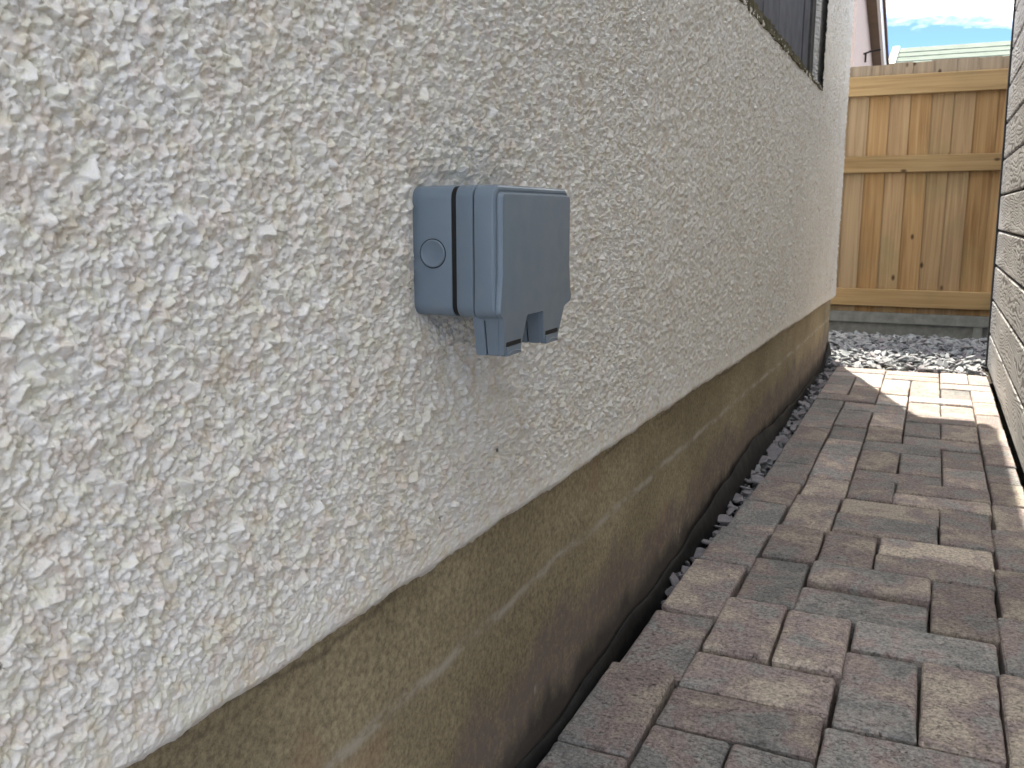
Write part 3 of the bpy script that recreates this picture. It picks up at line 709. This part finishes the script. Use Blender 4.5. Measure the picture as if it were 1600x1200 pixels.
# ------------------------------------------------------------------ beyond the fence
nb = empty('neighbour_house', (-0.9, 8.0, 0), 'pink rendered neighbouring house with brown soffit and white bargeboard beyond the fence', 'house')
NI = Matrix.Translation((0.9, -8.0, 0))
def npart(o): o.matrix_parent_inverse = NI; return o
npart(MB().box(-5.0, -0.30, 8.0, 12.5, 0.0, 2.05).build('wall', M_PINK, nb))
v = [(-5.0, 8.0, 2.05), (-0.30, 8.0, 2.05), (-0.30, 12.5, 2.05), (-5.0, 12.5, 2.05), (-0.30, 8.0, 2.85), (-5.0, 8.0, 2.85), ]
npart(mesh('gable', [(-0.30, 7.995, 2.05), (-0.30, 10.6, 2.05), (-0.30, 7.995, 2.85), (-5, 7.995, 2.05), (-5, 7.995, 2.85), (-5, 10.6, 2.05)], [(0, 1, 2), (0, 2, 4, 3), (1, 5, 4, 2), (3, 4, 5)], M_PINK, nb))
def slope_bar(x0, x1, off0, off1, name, mat):
    # bar following the roof slope that falls away along the house
    ya, za, yb_, zb_ = 7.6, 2.80, 10.6, 1.98
    d = Vector((0, yb_-ya, zb_-za)).normalized(); nrm = Vector((0, -d.z, d.y))
    P = [Vector((0, ya, za)), Vector((0, yb_, zb_))]
    v = []
    for pnt in P:
        for xx, of in ((x0, off0), (x1, off0), (x1, off1), (x0, off1)): v.append(tuple(pnt + nrm*of + Vector((xx, 0, 0))))
    return npart(mesh(name, v, [(0, 1, 2, 3), (7, 6, 5, 4), (0, 4, 5, 1), (1, 5, 6, 2), (2, 6, 7, 3), (3, 7, 4, 0)], mat, nb))
slope_bar(-0.30, -0.20, 0.0, 0.02, 'soffit', M_BROWN)
slope_bar(-0.215, -0.19, -0.02, 0.14, 'bargeboard', M_WHITE)
slope_bar(-5.0, -0.17, 0.14, 0.19, 'roof', M_TILE)
br = MB().add(tube_vf([(-0.30, 8.9, 2.03), (-0.24, 8.9, 2.05), (-0.16, 8.9, 2.06)], 0.008)).add(tube_vf([(-0.28, 8.9, 2.04), (-0.28, 8.9, 1.96)], 0.009))
npart(br.build('cable_bracket', M_BLACK, nb))

ob = empty('outbuilding', (0.6, 11.0, 0), 'outbuilding with a pale green felt roof and white bargeboard beyond the fence', 'outbuilding')
OI = Matrix.Translation((-0.6, -11.0, 0))
def opart(o): o.matrix_parent_inverse = OI; return o
opart(MB().box(-0.25, 4.0, 11.0, 14.0, 0.0, 2.02).build('wall', M_WHITE, ob))
z_e, z_r, y_e, y_r = 2.02, 2.62, 10.85, 12.5
nC = 7
for k in range(nC):
    a = k/nC; b = (k+1)/nC + 0.03
    ya = y_e+(y_r-y_e)*a; yb_ = y_e+(y_r-y_e)*b; za = z_e+(z_r-z_e)*a + 0.012; zb_ = z_e+(z_r-z_e)*b
    v = [(-0.16, ya, za), (4.2, ya, za), (4.2, yb_, zb_), (-0.16, yb_, zb_), (-0.16, ya, za-0.02), (4.2, ya, za-0.02), (4.2, yb_, zb_-0.02), (-0.16, yb_, zb_-0.02)]
    opart(mesh('roof_strip', v, [(0, 1, 2, 3), (4, 7, 6, 5), (0, 4, 5, 1), (2, 6, 7, 3), (0, 3, 7, 4), (1, 5, 6, 2)], M_FELT, ob))
v = [(-0.24, y_e-0.05, z_e-0.10), (-0.24, y_r, z_r-0.10), (-0.24, y_r, z_r+0.035), (-0.24, y_e-0.05, z_e+0.035), (-0.165, y_e-0.05, z_e-0.10), (-0.165, y_r, z_r-0.10), (-0.165, y_r, z_r+0.035), (-0.165, y_e-0.05, z_e+0.035)]
opart(mesh('bargeboard', v, [(0, 1, 2, 3), (7, 6, 5, 4), (0, 4, 5, 1), (1, 5, 6, 2), (2, 6, 7, 3), (3, 7, 4, 0)], M_WHITE, ob))
v = []
for xx, zz in ((-0.60, 2.385), (-0.02, 2.55), (-0.02, 2.60), (-0.60, 2.445)):
    v += [(xx, 12.46, zz), (xx, 12.53, zz)]
opart(mesh('verge', v, [(0, 2, 4, 6), (7, 5, 3, 1), (0, 1, 3, 2), (2, 3, 5, 4), (4, 5, 7, 6), (6, 7, 1, 0)], M_WHITE, ob))
